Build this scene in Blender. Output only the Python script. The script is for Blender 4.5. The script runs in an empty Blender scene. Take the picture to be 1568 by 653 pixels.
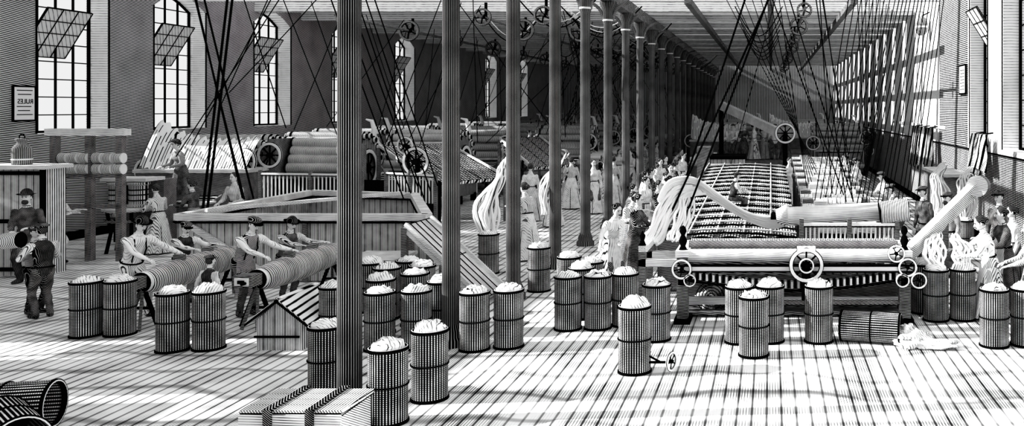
import bpy, math, random
import numpy as np
from mathutils import Vector, Matrix, noise
random.seed(7)
PI=math.pi
def V(*a): return Vector(a)

# ------------------------------------------------------------------ materials
def newmat(name):
    m=bpy.data.materials.new(name); m.use_nodes=True
    nt=m.node_tree; nt.nodes.clear()
    out=nt.nodes.new('ShaderNodeOutputMaterial'); d=nt.nodes.new('ShaderNodeBsdfDiffuse')
    nt.links.new(d.outputs[0],out.inputs[0])
    return m,nt,d
def mth(nt,op,a,b=None,c=None):
    n=nt.nodes.new('ShaderNodeMath'); n.operation=op
    for i,x in enumerate((a,b,c)):
        if x is None: continue
        if isinstance(x,(int,float)): n.inputs[i].default_value=x
        else: nt.links.new(x,n.inputs[i])
    return n.outputs[0]
def plain(name,v):
    m,nt,d=newmat(name); d.inputs[0].default_value=(v,v,v,1); return m
def lines(nt,co,spec,nz,nz2,kk):
    dr,per,ink,wob,dv=spec
    if dr=='ang':
        sx=nt.nodes.new('ShaderNodeSeparateXYZ'); nt.links.new(co,sx.inputs[0])
        ph=mth(nt,'MULTIPLY',mth(nt,'ARCTAN2',sx.outputs[1],sx.outputs[0]),float(per))
    else:
        dp=nt.nodes.new('ShaderNodeVectorMath'); dp.operation='DOT_PRODUCT'
        nt.links.new(co,dp.inputs[0]); u=Vector(dr).normalized()*(2*PI/(per*kk))
        dp.inputs[1].default_value=u; ph=dp.outputs['Value']
    ph=mth(nt,'MULTIPLY_ADD',nz,wob*2*PI,ph)
    s=mth(nt,'SINE',ph)
    s=mth(nt,'MULTIPLY_ADD',nz2,dv,s)
    t=math.sin(PI*(ink-.5))+dv*.5
    mr=nt.nodes.new('ShaderNodeMapRange'); nt.links.new(s,mr.inputs[0])
    mr.inputs[1].default_value=t-.22; mr.inputs[2].default_value=t+.22
    return mr.outputs[0]
def hatch(name,specs,paper=.86,ink=.008,ns=2.0,ns2=5.0):
    m,nt,d=newmat(name)
    kk=.66 if name[:4] in('clot','skin','hair') else (.82 if name[:4] in('mach','wood','dark') else 1.0)
    tc=nt.nodes.new('ShaderNodeTexCoord'); co=tc.outputs['Object']
    n1=nt.nodes.new('ShaderNodeTexNoise'); n1.inputs['Scale'].default_value=ns; n1.inputs['Detail'].default_value=1; nt.links.new(co,n1.inputs[0])
    n2=nt.nodes.new('ShaderNodeTexNoise'); n2.inputs['Scale'].default_value=ns2; n2.inputs['Detail'].default_value=2; nt.links.new(co,n2.inputs[0])
    a=None
    for s in specs:
        l=lines(nt,co,s,n1.outputs[0],n2.outputs[0],kk)
        a=l if a is None else mth(nt,'MULTIPLY',a,l)
    mx=mth(nt,'MULTIPLY_ADD',a,paper-ink,ink)
    cb=nt.nodes.new('ShaderNodeCombineColor')
    for i in range(3): nt.links.new(mx,cb.inputs[i])
    nt.links.new(cb.outputs[0],d.inputs[0])
    return m
X_,Y_,Z_=(1,0,0),(0,1,0),(0,0,1)
INK=plain('ink_black',.006); PAPER=plain('paper_white',.90)
M_floor=hatch('floor_boards',[(X_,.17,.17,.05,.5),(X_,.034,.12,.1,1.6),((.02,1,0),.9,.03,1.5,.2)],ns=.5,ns2=1.3,paper=.97)
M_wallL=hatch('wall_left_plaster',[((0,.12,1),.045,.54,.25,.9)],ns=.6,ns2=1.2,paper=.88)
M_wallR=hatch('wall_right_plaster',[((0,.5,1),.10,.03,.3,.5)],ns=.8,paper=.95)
M_shadepanel=hatch('wall_right_brick_recess',[((0,.0,1),.055,.55,.2,.8)],ns=.8,paper=.8)  # denser hatch: shade on this stretch of wall painted into the colour
M_dado=hatch('dado_boards',[((0,1,0),.14,.25,.1,.5),((0,.0,1),.04,.55,.3,.8)])
M_far=hatch('wall_far_plaster',[((1,0,0),.14,.35,.3,.8)],ns=.5,ns2=.7,paper=.9)
M_reveal=hatch('reveal_plaster',[(Z_,.07,.10,.4,.5)],paper=.95)
M_col=hatch('cast_iron_column',[('ang',30,.82,.08,.6)],paper=.8,ns2=1.5)
M_can=hatch('can_tinplate',[('ang',40,.66,.08,.9),(Z_,.022,.30,.3,1.5)],paper=.95,ns=3,ns2=4)
M_can2=hatch('can_side_dark',[('ang',34,.66,.10,.9)],paper=.8,ns=3,ns2=4)
M_iron=hatch('machine_iron',[((.3,.2,1),.026,.70,.2,.9)],paper=.78)
M_ironv=hatch('machine_iron_upright',[((1,.6,0),.032,.66,.2,.8)],paper=.78)
M_woodx=hatch('wood_grain_along_x',[((.03,.5,1),.028,.24,.22,1.2)],paper=.94,ns=1.2,ns2=3)
M_woody=hatch('wood_grain_along_y',[((1,.03,.8),.028,.32,.22,1.1)],paper=.92,ns=1.2,ns2=3)
M_woodz=hatch('wood_planks_upright',[(X_,.19,.12,.1,.3),((1,.4,0),.027,.40,.3,1.0)],paper=.92,ns=1.2)
M_woodd=hatch('dark_timber',[((.1,.4,1),.028,.72,.3,.9)],paper=.78,ns=1.2)
M_beam=hatch('ceiling_beam_timber',[((.0,.6,1),.07,.16,.2,.7)],paper=.97,ns=1)
M_ceil=hatch('ceiling_boards',[((.0,1,0),.26,.46,.1,.5)],paper=.92)
M_ringx=hatch('wound_roller_x',[((1,0,0),.030,.44,.1,1.0)],paper=.93,ns2=3)
M_ringy=hatch('wound_roller_y',[((.12,1,.05),.027,.52,.2,1.2)],paper=.93,ns2=3)
M_dots=hatch('perforated_plate',[((1,.8,0),.10,.32,.0,.3),((-.8,1,0),.10,.30,.0,.3)],paper=.95)
M_dotsb=hatch('comb_bed',[((0,1,0),.20,.32,.05,.4),((1,0,0),.055,.36,.1,.4)],paper=.95)
M_fleece=hatch('fleece_wool',[((1,.6,.5),.035,.12,.6,1.7)],paper=.97,ns=4,ns2=7)
M_glass=hatch('window_glass',[((0,1,1),.10,.14,.2,.4)],paper=.92)
M_skin=hatch('skin',[((.4,.2,1),.022,.06,.3,.6)],paper=.88)
C_white=hatch('cloth_white',[((1,.5,.35),.045,.08,.5,1.5)],paper=.97,ns=4,ns2=7)
C_light=hatch('cloth_striped',[((1,.7,.1),.034,.26,.3,1.3)],paper=.93,ns=4,ns2=7)
C_mid=hatch('cloth_grey',[((.4,.3,1),.025,.58,.3,1.2)],paper=.85,ns=4,ns2=7)
C_dark=hatch('cloth_dark',[((.8,.4,1),.025,.80,.3,1.0)],paper=.75,ns=4,ns2=7)
C_black=hatch('cloth_black',[((1,.5,.2),.025,.88,.3,.7)],paper=.6,ns=4,ns2=7)
C_hair=hatch('hair_dark',[((1,.2,.5),.025,.82,.4,.5)],paper=.45)

# ------------------------------------------------------------------ mesh builder
class MB:
    def __init__(s): s.v=[];s.f=[];s.m=[];s.sm=[];s.mats=[]
    def mi(s,mat):
        if mat not in s.mats: s.mats.append(mat)
        return s.mats.index(mat)
    def add(s,vs,fs,mat,smooth=False):
        b=len(s.v); s.v.extend([Vector(p) for p in vs]); k=s.mi(mat)
        for f in fs: s.f.append([b+i for i in f]); s.m.append(k); s.sm.append(smooth)
    def box(s,c,size,mat,rot=None):
        c=Vector(c); h=Vector(size)/2
        vs=[V(x*h.x,y*h.y,z*h.z) for x in(-1,1) for y in(-1,1) for z in(-1,1)]
        if rot is not None: vs=[rot@p for p in vs]
        s.add([c+p for p in vs],[(0,1,3,2),(4,6,7,5),(0,4,5,1),(2,3,7,6),(0,2,6,4),(1,5,7,3)],mat)
    def bx(s,x0,x1,y0,y1,z0,z1,mat): s.box(((x0+x1)/2,(y0+y1)/2,(z0+z1)/2),(abs(x1-x0),abs(y1-y0),abs(z1-z0)),mat)
    def beam(s,p,q,w,h,mat,up=(0,0,1)):
        p=Vector(p);q=Vector(q);d=(q-p);L=d.length;d.normalize()
        sd=d.cross(Vector(up))
        if sd.length<1e-4: sd=d.cross(V(0,1,0))
        sd.normalize(); u=sd.cross(d)
        R=Matrix((d,sd,u)).transposed()
        s.box((p+q)/2,(L,w,h),mat,R)
    def tube(s,pts,rad,mat,seg=10,caps=True,ratio=1.0,side=None):
        pts=[Vector(p) for p in pts]; n=len(pts)
        if not hasattr(rad,'__len__'): rad=[rad]*n
        vs=[];prev=None
        for i,p in enumerate(pts):
            d=(pts[min(i+1,n-1)]-pts[max(i-1,0)]).normalized()
            ref=Vector(side) if side else (prev if prev else (V(0,0,1) if abs(d.z)<.9 else V(1,0,0)))
            a=(ref-d*ref.dot(d)).normalized(); b=d.cross(a); prev=a
            for k in range(seg):
                t=2*PI*k/seg; vs.append(p+(a*math.cos(t)+b*math.sin(t)*ratio)*rad[i])
        fs=[(i*seg+k,i*seg+(k+1)%seg,(i+1)*seg+(k+1)%seg,(i+1)*seg+k) for i in range(n-1) for k in range(seg)]
        s.add(vs,fs,mat,True)
        if caps:
            s.add(vs[:seg],[tuple(range(seg))[::-1]],mat); s.add(vs[-seg:],[tuple(range(seg))],mat)
    def cyl(s,p,q,r,mat,seg=14,cap=None):
        s.tube([p,q],[r,r],mat,seg,cap is None)
        if cap is not None:
            d=(Vector(q)-Vector(p)).normalized()*.004
            s.tube([Vector(p)-d,Vector(p)+d],[r,r],cap,seg); s.tube([Vector(q)-d,Vector(q)+d],[r,r],cap,seg)
    def lathe(s,prof,mat,o=(0,0,0),seg=24,smooth=True):
        o=Vector(o); vs=[o+V(r*math.cos(2*PI*k/seg),r*math.sin(2*PI*k/seg),z) for r,z in prof for k in range(seg)]
        fs=[(i*seg+k,i*seg+(k+1)%seg,(i+1)*seg+(k+1)%seg,(i+1)*seg+k) for i in range(len(prof)-1) for k in range(seg)]
        s.add(vs,fs,mat,smooth)
    def grid(s,fn,nu,nv,mat,smooth=True,matfn=None,closeu=False):
        nuu=nu if closeu else nu+1
        vs=[Vector(fn(i/nu,j/nv)) for i in range(nuu) for j in range(nv+1)]
        b=len(s.v); s.v.extend(vs)
        for i in range(nu):
            for j in range(nv):
                i2=(i+1)%nuu
                s.f.append([b+i*(nv+1)+j,b+i2*(nv+1)+j,b+i2*(nv+1)+j+1,b+i*(nv+1)+j+1])
                s.m.append(s.mi(matfn(i,j) if matfn else mat)); s.sm.append(smooth)
    def ell(s,c,r,mat,R=None,nu=12,nv=8):
        c=Vector(c)
        if not hasattr(r,'__len__'): r=(r,r,r)
        def fn(u,v):
            t=2*PI*u;p=PI*v; q=V(r[0]*math.sin(p)*math.cos(t),r[1]*math.sin(p)*math.sin(t),-r[2]*math.cos(p))
            if R is not None: q=R@q
            return c+q
        s.grid(fn,nu,nv,mat,closeu=True)
    def torus(s,c,axis,R,r,mat,nu=24,nv=6):
        c=Vector(c);ax=Vector(axis).normalized(); a=ax.orthogonal().normalized(); b=ax.cross(a)
        def fn(u,v):
            t=2*PI*u;q=2*PI*v; d=a*math.cos(t)+b*math.sin(t)
            return c+d*(R+r*math.cos(q))+ax*r*math.sin(q)
        s.grid(fn,nu,nv,mat,closeu=True)
    def wheel(s,c,axis,r,w,mat,spokes=6,rim=PAPER,hub=None):
        c=Vector(c);ax=Vector(axis).normalized(); a=ax.orthogonal().normalized(); b=ax.cross(a)
        prof=[(r,-w/2),(r,w/2),(r*.82,w/2),(r*.82,-w/2),(r,-w/2)]
        seg=24
        vs=[c+(a*math.cos(2*PI*k/seg)+b*math.sin(2*PI*k/seg))*rr+ax*zz for rr,zz in prof for k in range(seg)]
        fs=[(i*seg+k,i*seg+(k+1)%seg,(i+1)*seg+(k+1)%seg,(i+1)*seg+k) for i in range(4) for k in range(seg)]
        s.add(vs,fs,rim)
        s.torus(c,axis,r*1.0,r*.045,INK); s.torus(c,axis,r*.8,r*.035,INK)
        s.cyl(c-ax*w*.8,c+ax*w*.8,r*.2,hub or mat)
        for k in range(spokes):
            t=2*PI*k/spokes; d=a*math.cos(t)+b*math.sin(t); s.beam(c+d*r*.1,c+d*r*.85,w*.4,r*.1,mat,up=ax.cross(d))
    def obj(s,name,o=(0,0,0),rebase=True):
        me=bpy.data.meshes.new(name); o=Vector(o)
        me.from_pydata([(p-o)[:] if rebase else p[:] for p in s.v],[],s.f)
        for m in s.mats: me.materials.append(m)
        me.polygons.foreach_set('material_index',s.m); me.polygons.foreach_set('use_smooth',s.sm); me.update()
        ob=bpy.data.objects.new(name,me); ob.location=o; bpy.context.collection.objects.link(ob)
        return ob
def dup(ob,loc,rz=0,sc=None):
    n=bpy.data.objects.new(ob.name.split('.')[0],ob.data); n.location=loc; n.rotation_euler=(0,0,rz)
    if sc: n.scale=(sc,sc,sc)
    bpy.context.collection.objects.link(n); return n

# ------------------------------------------------------------------ room shell
XL,XR,YF,H=-18.5,5.5,78.0,7.6
b=MB(); b.add([(XL-.7,-2,0),(XR+.6,-2,0),(XR+.6,YF,0),(XL-.7,YF,0)],[(0,1,2,3)],M_floor); b.obj('floor')

def wall_with_windows(name,xi,xo,wins,z0,z1,rise,y0,y1,mat,lower=None):
    b=MB()
    for x in (xi,xo):
        yy=y0
        for (a,c) in wins+[(y1,y1)]:
            zl=0
            if lower and x==xi:
                b.add([(x,yy,0),(x,a,0),(x,a,lower[0]),(x,yy,lower[0])],[(0,1,2,3)],lower[1]); zl=lower[0]
            b.add([(x,yy,zl),(x,a,zl),(x,a,H),(x,yy,H)],[(0,1,2,3)],mat)
            if c>a:
                if lower and x==xi: b.add([(x,a,0),(x,c,0),(x,c,lower[0]),(x,a,lower[0])],[(0,1,2,3)],lower[1])
                b.add([(x,a,zl),(x,c,zl),(x,c,z0),(x,a,z0)],[(0,1,2,3)],mat)
                n=10
                for k in range(n):
                    t0,t1=k/n,(k+1)/n
                    za=z1-rise+rise*math.sin(PI*t0); zb=z1-rise+rise*math.sin(PI*t1)
                    ya=a+(c-a)*t0; yb=a+(c-a)*t1
                    b.add([(x,ya,za),(x,yb,zb),(x,yb,H),(x,ya,H)],[(0,1,2,3)],mat)
            yy=c
    for (a,c) in wins:
        b.add([(xi,a,z0),(xo,a,z0),(xo,c,z0),(xi,c,z0)],[(0,1,2,3)],M_reveal)
        b.add([(xi,a,z0),(xo,a,z0),(xo,a,z1-rise),(xi,a,z1-rise)],[(0,1,2,3)],M_reveal)
        b.add([(xi,c,z0),(xo,c,z0),(xo,c,z1-rise),(xi,c,z1-rise)],[(0,1,2,3)],M_reveal)
        n=10
        for k in range(n):
            t0,t1=k/n,(k+1)/n
            za=z1-rise+rise*math.sin(PI*t0); zb=z1-rise+rise*math.sin(PI*t1)
            b.add([(xi,a+(c-a)*t0,za),(xi,a+(c-a)*t1,zb),(xo,a+(c-a)*t1,zb),(xo,a+(c-a)*t0,za)],[(0,1,2,3)],M_reveal)
        e=.012 if xi<0 else -.012
        b.beam((xi+e,a-.04,z0),(xi+e,a-.04,z1-rise),.03,.03,INK); b.beam((xi+e,c+.04,z0),(xi+e,c+.04,z1-rise),.03,.03,INK)
    b.add([(xi,y0,H),(xo,y0,H),(xo,y1,H),(xi,y1,H)],[(0,1,2,3)],mat)
    b.obj(name)
WY=[9.6,12.3,18.9,23.8,28.1,33.3,39.0,45.3,51.8,59.3,67]
wins=[(y-(.55 if y<15 else 1.2),y+(.55 if y<15 else 1.2)) for y in WY]
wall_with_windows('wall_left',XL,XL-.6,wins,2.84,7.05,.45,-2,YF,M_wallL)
winsR=[(12.5,15.2),(18.4,21.2),(22.7,24.7)]
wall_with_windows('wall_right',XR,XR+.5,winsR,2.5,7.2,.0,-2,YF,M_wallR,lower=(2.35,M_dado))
def window(n,x,a,c,z0,z1,rise,side,tilt=True):
    b=MB(); w=c-a; nv=4; nh=8
    def top(y): return z1-rise+rise*math.sin(PI*(y-a)/w)
    for k in range(nv+1):
        y=a+w*k/nv; t=.06 if k in(0,nv) else .025
        y=min(max(y,a+.04),c-.04)
        b.bx(x-.03,x+.03,y-t/2,y+t/2,z0,top(y),INK)
    for k in range(nh+1):
        z=z0+(z1-rise-z0)*k/nh; b.bx(x-.02,x+.02,a,c,z-.013 if k else z,z+.013 if k else z+.06,INK)
    for k in range(10):
        y0=a+w*k/10;y1=a+w*(k+1)/10; b.beam((x,y0,top(y0)-.03),(x,y1,top(y1)-.03),.06,.06,INK)
    if tilt:
        zc=z0+(z1-z0)*.62; hh=(z1-z0)*.34; ang=math.radians(32)*side
        R=Matrix.Rotation(ang,3,'Y'); c0=V(x+.22*side,(a+c)/2-.1*w,zc)
        b.box(c0,(.02,w*.62,hh),M_glass,R)
        for k in range(4):
            for sx in(-.015,.015): b.box(c0+R@V(sx,w*.62*(k/3-.5),0),(.02,.025,hh),INK,R)
        for k in range(5):
            for sx in(-.015,.015): b.box(c0+R@V(sx,0,hh*(k/4-.5)),(.02,w*.62,.02),INK,R)
    b.obj(f'window_{n}',(x,(a+c)/2,z0))
for i,(a,c) in enumerate(wins): window(i+1,XL-.5,a,c,2.84,7.05,.45,1)
for i,(a,c) in enumerate(winsR): window(20+i,XR+.4,a,c,2.5,7.2,.0,-1,tilt=(i!=1))
b=MB(); b.bx(XL-.6,XR+.5,YF,YF+.3,0,H,M_far); b.obj('wall_far')
for i,(x,nm) in enumerate(((XL+.03,'left'),(XR-.03,'right'))):
    b=MB(); b.bx(x-.03,x+.03,-2,YF,0,.22,INK); b.obj('baseboard_'+nm)
b=MB(); b.bx(XR-.04,XR,-2,YF,2.34,2.38,INK); b.obj('trim_1')
b=MB(); b.bx(XR-.03,XR,25.0,29.0,2.4,7.5,M_shadepanel); b.bx(XR-.035,XR,28.96,29.0,2.4,7.5,INK); b.obj('wall_right_shade_panel')  # thin flat panel on the wall face, darker hatch painted as shade

# columns
YC=[10.0+3.18*k for k in range(21)]
XCOL=-4.7
b=MB()
b.lathe([(.22,0),(.22,.10),(.18,.14),(.18,.22),(.15,.28),(.13,.34),(.122,5.9),(.145,5.95),(.145,6.25),(.24,6.5),(.24,6.57),(.0,6.57)],M_col,seg=28)
b.lathe([(.147,6.0),(.16,6.02),(.147,6.05)],PAPER,seg=28)
for sx,sy in((1,0),(-1,0)):
    pts=[V(sx*(.13+.5*(1-math.cos(t))),0,6.0+.55*math.sin(t)) for t in [PI/2*k/6 for k in range(7)]]
    b.tube(pts,.045,M_iron,6)
c0=b.obj('cast_iron_column',(0,0,0)); c0.location=(XCOL,YC[0],0)
for y in YC[1:]: dup(c0,(XCOL,y,0))
b=MB(); b.bx(XCOL-.17,XCOL+.17,5,YF,6.57,6.95,M_woodd); b.obj('longitudinal_beam',(XCOL,40,6.7))
b=MB()
for y in [YC[0]-3.18]+YC: b.bx(XL,XR,y-.14,y+.14,6.95,7.3,M_beam)
for y in YC:
    if y>30:
        for d in(1.06,2.12): b.bx(XCOL,XR,y+d-.09,y+d+.09,7.05,7.3,M_beam)
for x in (-2.6,0,2.6): b.bx(x-.1,x+.1,28,YF,6.75,6.95,M_woodd)
b.obj('ceiling_cross_beams',(0,40,7))
b=MB()
b.bx(XL,XCOL,34,YF,7.4,H,M_ceil)
y=34
while y<YF:
    b.bx(XCOL,XR,y,y+2.2,7.4,H,M_ceil); y+=3.18
b.obj('ceiling',(0,50,7.5))

# line shafts and pulleys
def shaft(x,z,y0,y1,step,r):
    b=MB(); b.cyl((x,y0,z),(x,y1,z),.05,M_iron,8)
    y=y0+.6;k=0
    while y<y1:
        b.wheel((x,y,z),(0,1,0),r*(1 if k%2 else .7),.16,INK,5,rim=M_ironv)
        b.beam((x,y+.35,z),(x,y+.35,6.9),.08,.06,INK); y+=step;k+=1
    b.obj('line_shaft',(x,y0,z))
shaft(-13.6,6.4,28,70,5.1,.38); shaft(-9.2,6.4,28,70,4.7,.4); shaft(1.0,6.4,26,70,5.2,.32); shaft(-7.0,6.35,27,70,5.4,.42)
b=MB(); R=random.Random(5)
for k in range(18):
    y=28+2.0*k; x0=R.uniform(-11,-6); wd=R.uniform(1.4,2.8)
    b.tube([(x0+wd*i/10,y,6.9-.9*math.sin(PI*i/10)) for i in range(11)],.022,INK,5)
    b.tube([(x0+.15+wd*.9*i/10,y,6.9-.72*math.sin(PI*i/10)) for i in range(11)],.016,PAPER,5)
for k in range(6):
    y=30+3*k; b.tube([(-1.2+1.6*i/10,y,6.9-1.0*math.sin(PI*i/10)) for i in range(11)],.018,INK,5)
b.obj('hanging_belt_loops',(-8,45,6.5))
def belts(name,lst,r=.018):
    b=MB()
    for p,q in lst:
        p=Vector(p);q=Vector(q); m=(p+q)/2; m.z-=.03
        b.tube([p,m,q],r,INK,5)
    b.obj(name,lst[0][1])
belts('driving_belts',[((-13.1,20,7),(-11.75,20,1.45)),((-12.9,20,7),(-11.6,20.1,1.45)),((-13.2,20.2,7),(-11.9,20.2,1.45))],.022)
belts('driving_belts',[((-12.0,20,7),(-12.5,19.6,.6)),((-11.95,20.1,7),(-12.4,19.6,.6))],.028)
belts('driving_belts',[((-11.2,21,7),(-13.9,21.5,2.6)),((-10.9,21,7),(-14.6,22,2.3)),((-13.2,22,7),(-11.9,22,3.0)),((-12.6,23,7),(-14.8,24,3.4)),((-11.0,23,7),(-14.2,23.5,3.9))],.013)
belts('driving_belts',[((-10.2+.16*k,20+.1*k,7),(-8.1+.13*k,19.8+.05*k,1.45+.15*(k%3))) for k in range(6)],.015)
R=random.Random(3)
belts('driving_belts',[((R.choice((-9.2,-7.0))+R.uniform(-.4,.4),y,6.7),(R.uniform(-12,-5.5),y+R.uniform(0,1),R.uniform(2.0,2.9))) for y in [25+.75*k for k in range(44)]],.013)
belts('driving_belts',[((-13.6+R.uniform(-.4,.4),y,6.7),(R.uniform(-16.5,-12),y+R.uniform(0,1),R.uniform(2.2,2.9))) for y in [25+1.9*k for k in range(14)]],.013)
belts('driving_belts',[((.62,16,6.9),(-1.95,16,1.25)),((.5,16,6.9),(-1.6,16,1.35)),((-.05,17,6.9),(-1.7,17,1.9))],.02)
belts('driving_belts',[((-.4,18,6.9),(1.5,18.4,1.7)),((.0,18,6.9),(1.7,18.6,1.6)),((.8,19,6.9),(1.6,19,1.5)),((.95,19,6.9),(1.75,19,1.5)),((1.1,21,6.9),(1.5,22,1.4)),((.2,26,6.9),(-1.2,27,1.8)),((.4,28,6.9),(1.8,29,1.8)),((1.3,24,6.9),(2.2,24.5,1.7))],.013)
belts('driving_belts',[((2.95+.09*k,19+.1*k,6.9),(1.75+.13*k,18.6+.15*k,1.3+.1*(k%4))) for k in range(13)],.011)
belts('driving_belts',[((2.2+.2*k,23+.8*k,6.9),(2.5+.1*k,23.6+.8*k,1.6)) for k in range(12)],.011)
belts('driving_belts',[((1.9+.17*k,20+.3*k,6.9),(1.0+.14*k,20.3+.3*k,1.4)) for k in range(9)],.011)
belts('driving_belts',[((.1-.25*k,22+.9*k,6.9),(.9+.1*k,22.3+.9*k,1.5)) for k in range(7)],.011)
b=MB()
for x in (2.6,3.0,3.4,3.8,4.2): b.cyl((x-.15,20.4,6.6),(x+.15,20.4,6.6),.28,M_iron)
b.cyl((0,20.4,6.6),(5.4,20.4,6.6),.05,INK,8); b.obj('countershaft',(3,20.4,6.6))

# ------------------------------------------------------------------ sliver cans
def lump(b,r,z,seed,h=.13):
    def fn(u,v):
        t=2*PI*u;p=v*PI/2
        d=V(math.cos(t)*math.cos(p),math.sin(t)*math.cos(p),math.sin(p))
        n=noise.noise(d*2.3+V(seed,0,0))*.5+noise.noise(d*5+V(0,seed,0))*.25
        return V(d.x*r*(1.0+n*.25),d.y*r*(1.0+n*.25),z+d.z*h*(1+n*1.2)+ (0 if v>0 else -.03))
    b.grid(fn,22,8,M_fleece,closeu=True)
def can_body(b,r=.21,h=.84):
    b.lathe([(r*.97,0),(r*.99,.02),(r,h)],M_can,seg=30)
    for z,w in((0.0,.03),(h*.5,.018),(h-.03,.03)):
        b.lathe([(r,z),(r+.012,z+.004),(r+.012,z+w),(r,z+w+.004)],INK,seg=30)
    b.lathe([(r*.94,h),(r*.94,h-.06)],INK,seg=30); b.lathe([(r+.006,h),(r*.94,h+.004)],PAPER,seg=30)
    b.lathe([(0,.005),(r*.97,.0)],INK,seg=30)
cans=[]
for k in range(4):
    b=MB(); can_body(b); lump(b,.18,.83,k*7.3,.08+.012*k)
    cans.append(b.obj('sliver_can'))
CP=[(-10.49,13.73),(-10.02,13.8),(-8.61,12.9),(-8.15,13.0),(-5.42,10.94),(-6.5,13.35),(-4.25,9.95),(-4.09,10.75),(-5.65,12.95),(-5.16,13.05),(-5.05,13.75),(-6.05,13.9),(-5.72,14.4),(-6.38,14.9),(-5.87,15.1),(-6.87,15.4),(-6.3,15.6),(-4.28,12.95),(-3.83,13.1),(-4.42,17.1),(-3.2,14.15),(-2.74,14.2),(-2.34,14.4),(-3.15,14.9),(-3.1,15.5),(-1.72,13.5),(-.47,13.36),(-.01,13.4),(-.24,12.65),(.72,13.4),(2.72,14.75),(3.17,14.8),(3.28,13.15),(3.75,13.2),(2.6,15.3),(4.1,21.8),(4.6,21.2),(4.3,23),(-3.6,16.0)]
for i,(x,y) in enumerate(CP):
    if i<4: cans[i].location=(x,y,0); cans[i].rotation_euler=(0,0,i)
    else: dup(cans[i%4],(x,y,0),i*1.7)
b=MB(); can_body(b,.215,.88); lump(b,.19,.87,3.1,.12)
b.cyl((.2,-.05,.14),(.5,-.12,.16),.018,INK,8); b.wheel((.5,-.12,.17),(1,-.45,0),.125,.03,INK,5,rim=PAPER)
b.cyl((.2,-.05,.22),(.36,-.09,.15),.015,INK,8)
b.obj('wheeled_sliver_can',rebase=False).location=(-1.80,11.86,0)
b=MB(); can_body(b,.22,.9); ob=b.obj('fallen_sliver_can'); ob.rotation_euler=(0,math.radians(90),math.radians(-14)); ob.location=(1.05,13.45,.232)
def blob(b,c,r,seed,mat=None):
    c=Vector(c)
    def fn(u,v):
        t=2*PI*u;p=PI*v; d=V(math.sin(p)*math.cos(t),math.sin(p)*math.sin(t),-math.cos(p))
        n=noise.noise(d*2.1+V(seed,1,0))*.55+noise.noise(d*5.5+V(0,seed,0))*.3
        q=c+V(d.x*r[0]*(1+n),d.y*r[1]*(1+n),d.z*r[2]*(1+n)); q.z=max(q.z,.005); return q
    b.grid(fn,26,14,mat or M_fleece,closeu=True)
b=MB(); blob(b,(2.1,13.15,.1),(.3,.24,.14),1); blob(b,(2.4,13.05,.05),(.33,.18,.07),2); blob(b,(2.02,13.2,.18),(.14,.16,.12),4); b.obj('spilled_fleece',(2.1,13.1,0))
for x,y,rz in((-8.75,9.6,12),(-7.95,9.25,-40)):
    b=MB(); can_body(b,.25,.95); ob=b.obj('empty_can_on_side'); ob.rotation_euler=(0,math.radians(90),math.radians(rz)); ob.location=(x,y,.263)
b=MB(); y0=8.98; b.bx(-5.3,-4.32,y0,y0+.7,0,.42,M_woodx)
for k in range(4): b.bx(-5.33,-4.29,y0+.18*k,y0+.165+.18*k,.42,.46,M_woody)
b.bx(-5.32,-4.3,y0,y0+.7,.40,.435,INK)
for k in range(3): b.bx(-5.32,-4.3,y0-.03,y0,.02+.14*k,.14+.14*k,M_woodx)
for x in(-5.02,-4.6): b.bx(x-.04,x+.04,y0-.05,y0+.73,.46,.485,C_dark); b.bx(x-.04,x+.04,y0-.06,y0-.03,0,.485,C_dark)
b.obj('strapped_wooden_crate',(-4.8,9.4,0))
b=MB(); b.bx(-7.4,-6.75,12.9,13.9,0,.44,M_woodz)
b.add([(-7.4,12.9,.44),(-6.75,12.9,.44),(-7.07,12.9,.72),(-7.4,13.9,.44),(-6.75,13.9,.44),(-7.07,13.9,.72)],[(0,1,2),(3,5,4)],M_woodz)
b.beam((-7.52,13.4,.40),(-7.05,13.4,.76),1.15,.03,M_woody); b.beam((-6.6,13.4,.36),(-7.1,13.4,.76),1.15,.03,M_woody)
b.beam((-7.53,12.82,.38),(-7.05,12.82,.74),.02,.03,INK); b.beam((-6.59,12.82,.34),(-7.1,12.82,.74),.02,.03,INK)
b.box((-7.1,12.88,.2),(.65,.02,.03),INK); b.obj('gabled_wooden_box',(-7.1,13.4,0))

# ------------------------------------------------------------------ left side furniture
b=MB(); b.bx(XL+.05,-15.1,18.6,19.2,0,2.22,M_woodz); b.bx(XL+.05,-15.0,18.52,19.28,2.22,2.3,M_woodx)
for z in(.1,1.1,2.1): b.bx(XL+.05,-15.08,18.57,18.6,z,z+.08,INK)
b.bx(-15.14,-15.06,18.55,18.63,0,2.22,INK); b.obj('boarded_partition',(-16.5,18.9,0))
b=MB(); b.lathe([(0,0),(.17,0),(.18,.05),(.18,.34),(.12,.42),(.09,.44),(.09,.5),(.12,.52),(.12,.55),(.0,.56)],M_can2); b.torus((0,0,.58),(0,1,0),.06,.012,INK,12,5)
b.lathe([(.185,.1),(.185,.13)],PAPER);b.obj('oil_jar').location=(-15.75,18.85,2.3)
b=MB(); x0=XL+.002; b.bx(x0,x0+.03,21.85,22.5,3.18,4.03,PAPER)
for (a0,a1,z0,z1) in((21.83,21.87,3.16,4.05),(22.48,22.52,3.16,4.05),(21.83,22.52,3.16,3.2),(21.83,22.52,4.01,4.05)): b.bx(x0,x0+.04,a0,a1,z0,z1,INK)
for k in range(7):
    if k not in(2,3): b.bx(x0+.03,x0+.034,21.95+.03*(k%2),22.42-.04*(k%3),3.92-.1*k,3.94-.1*k,INK)
nb=b.obj('rules_notice',(XL,22.2,3.6))
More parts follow.
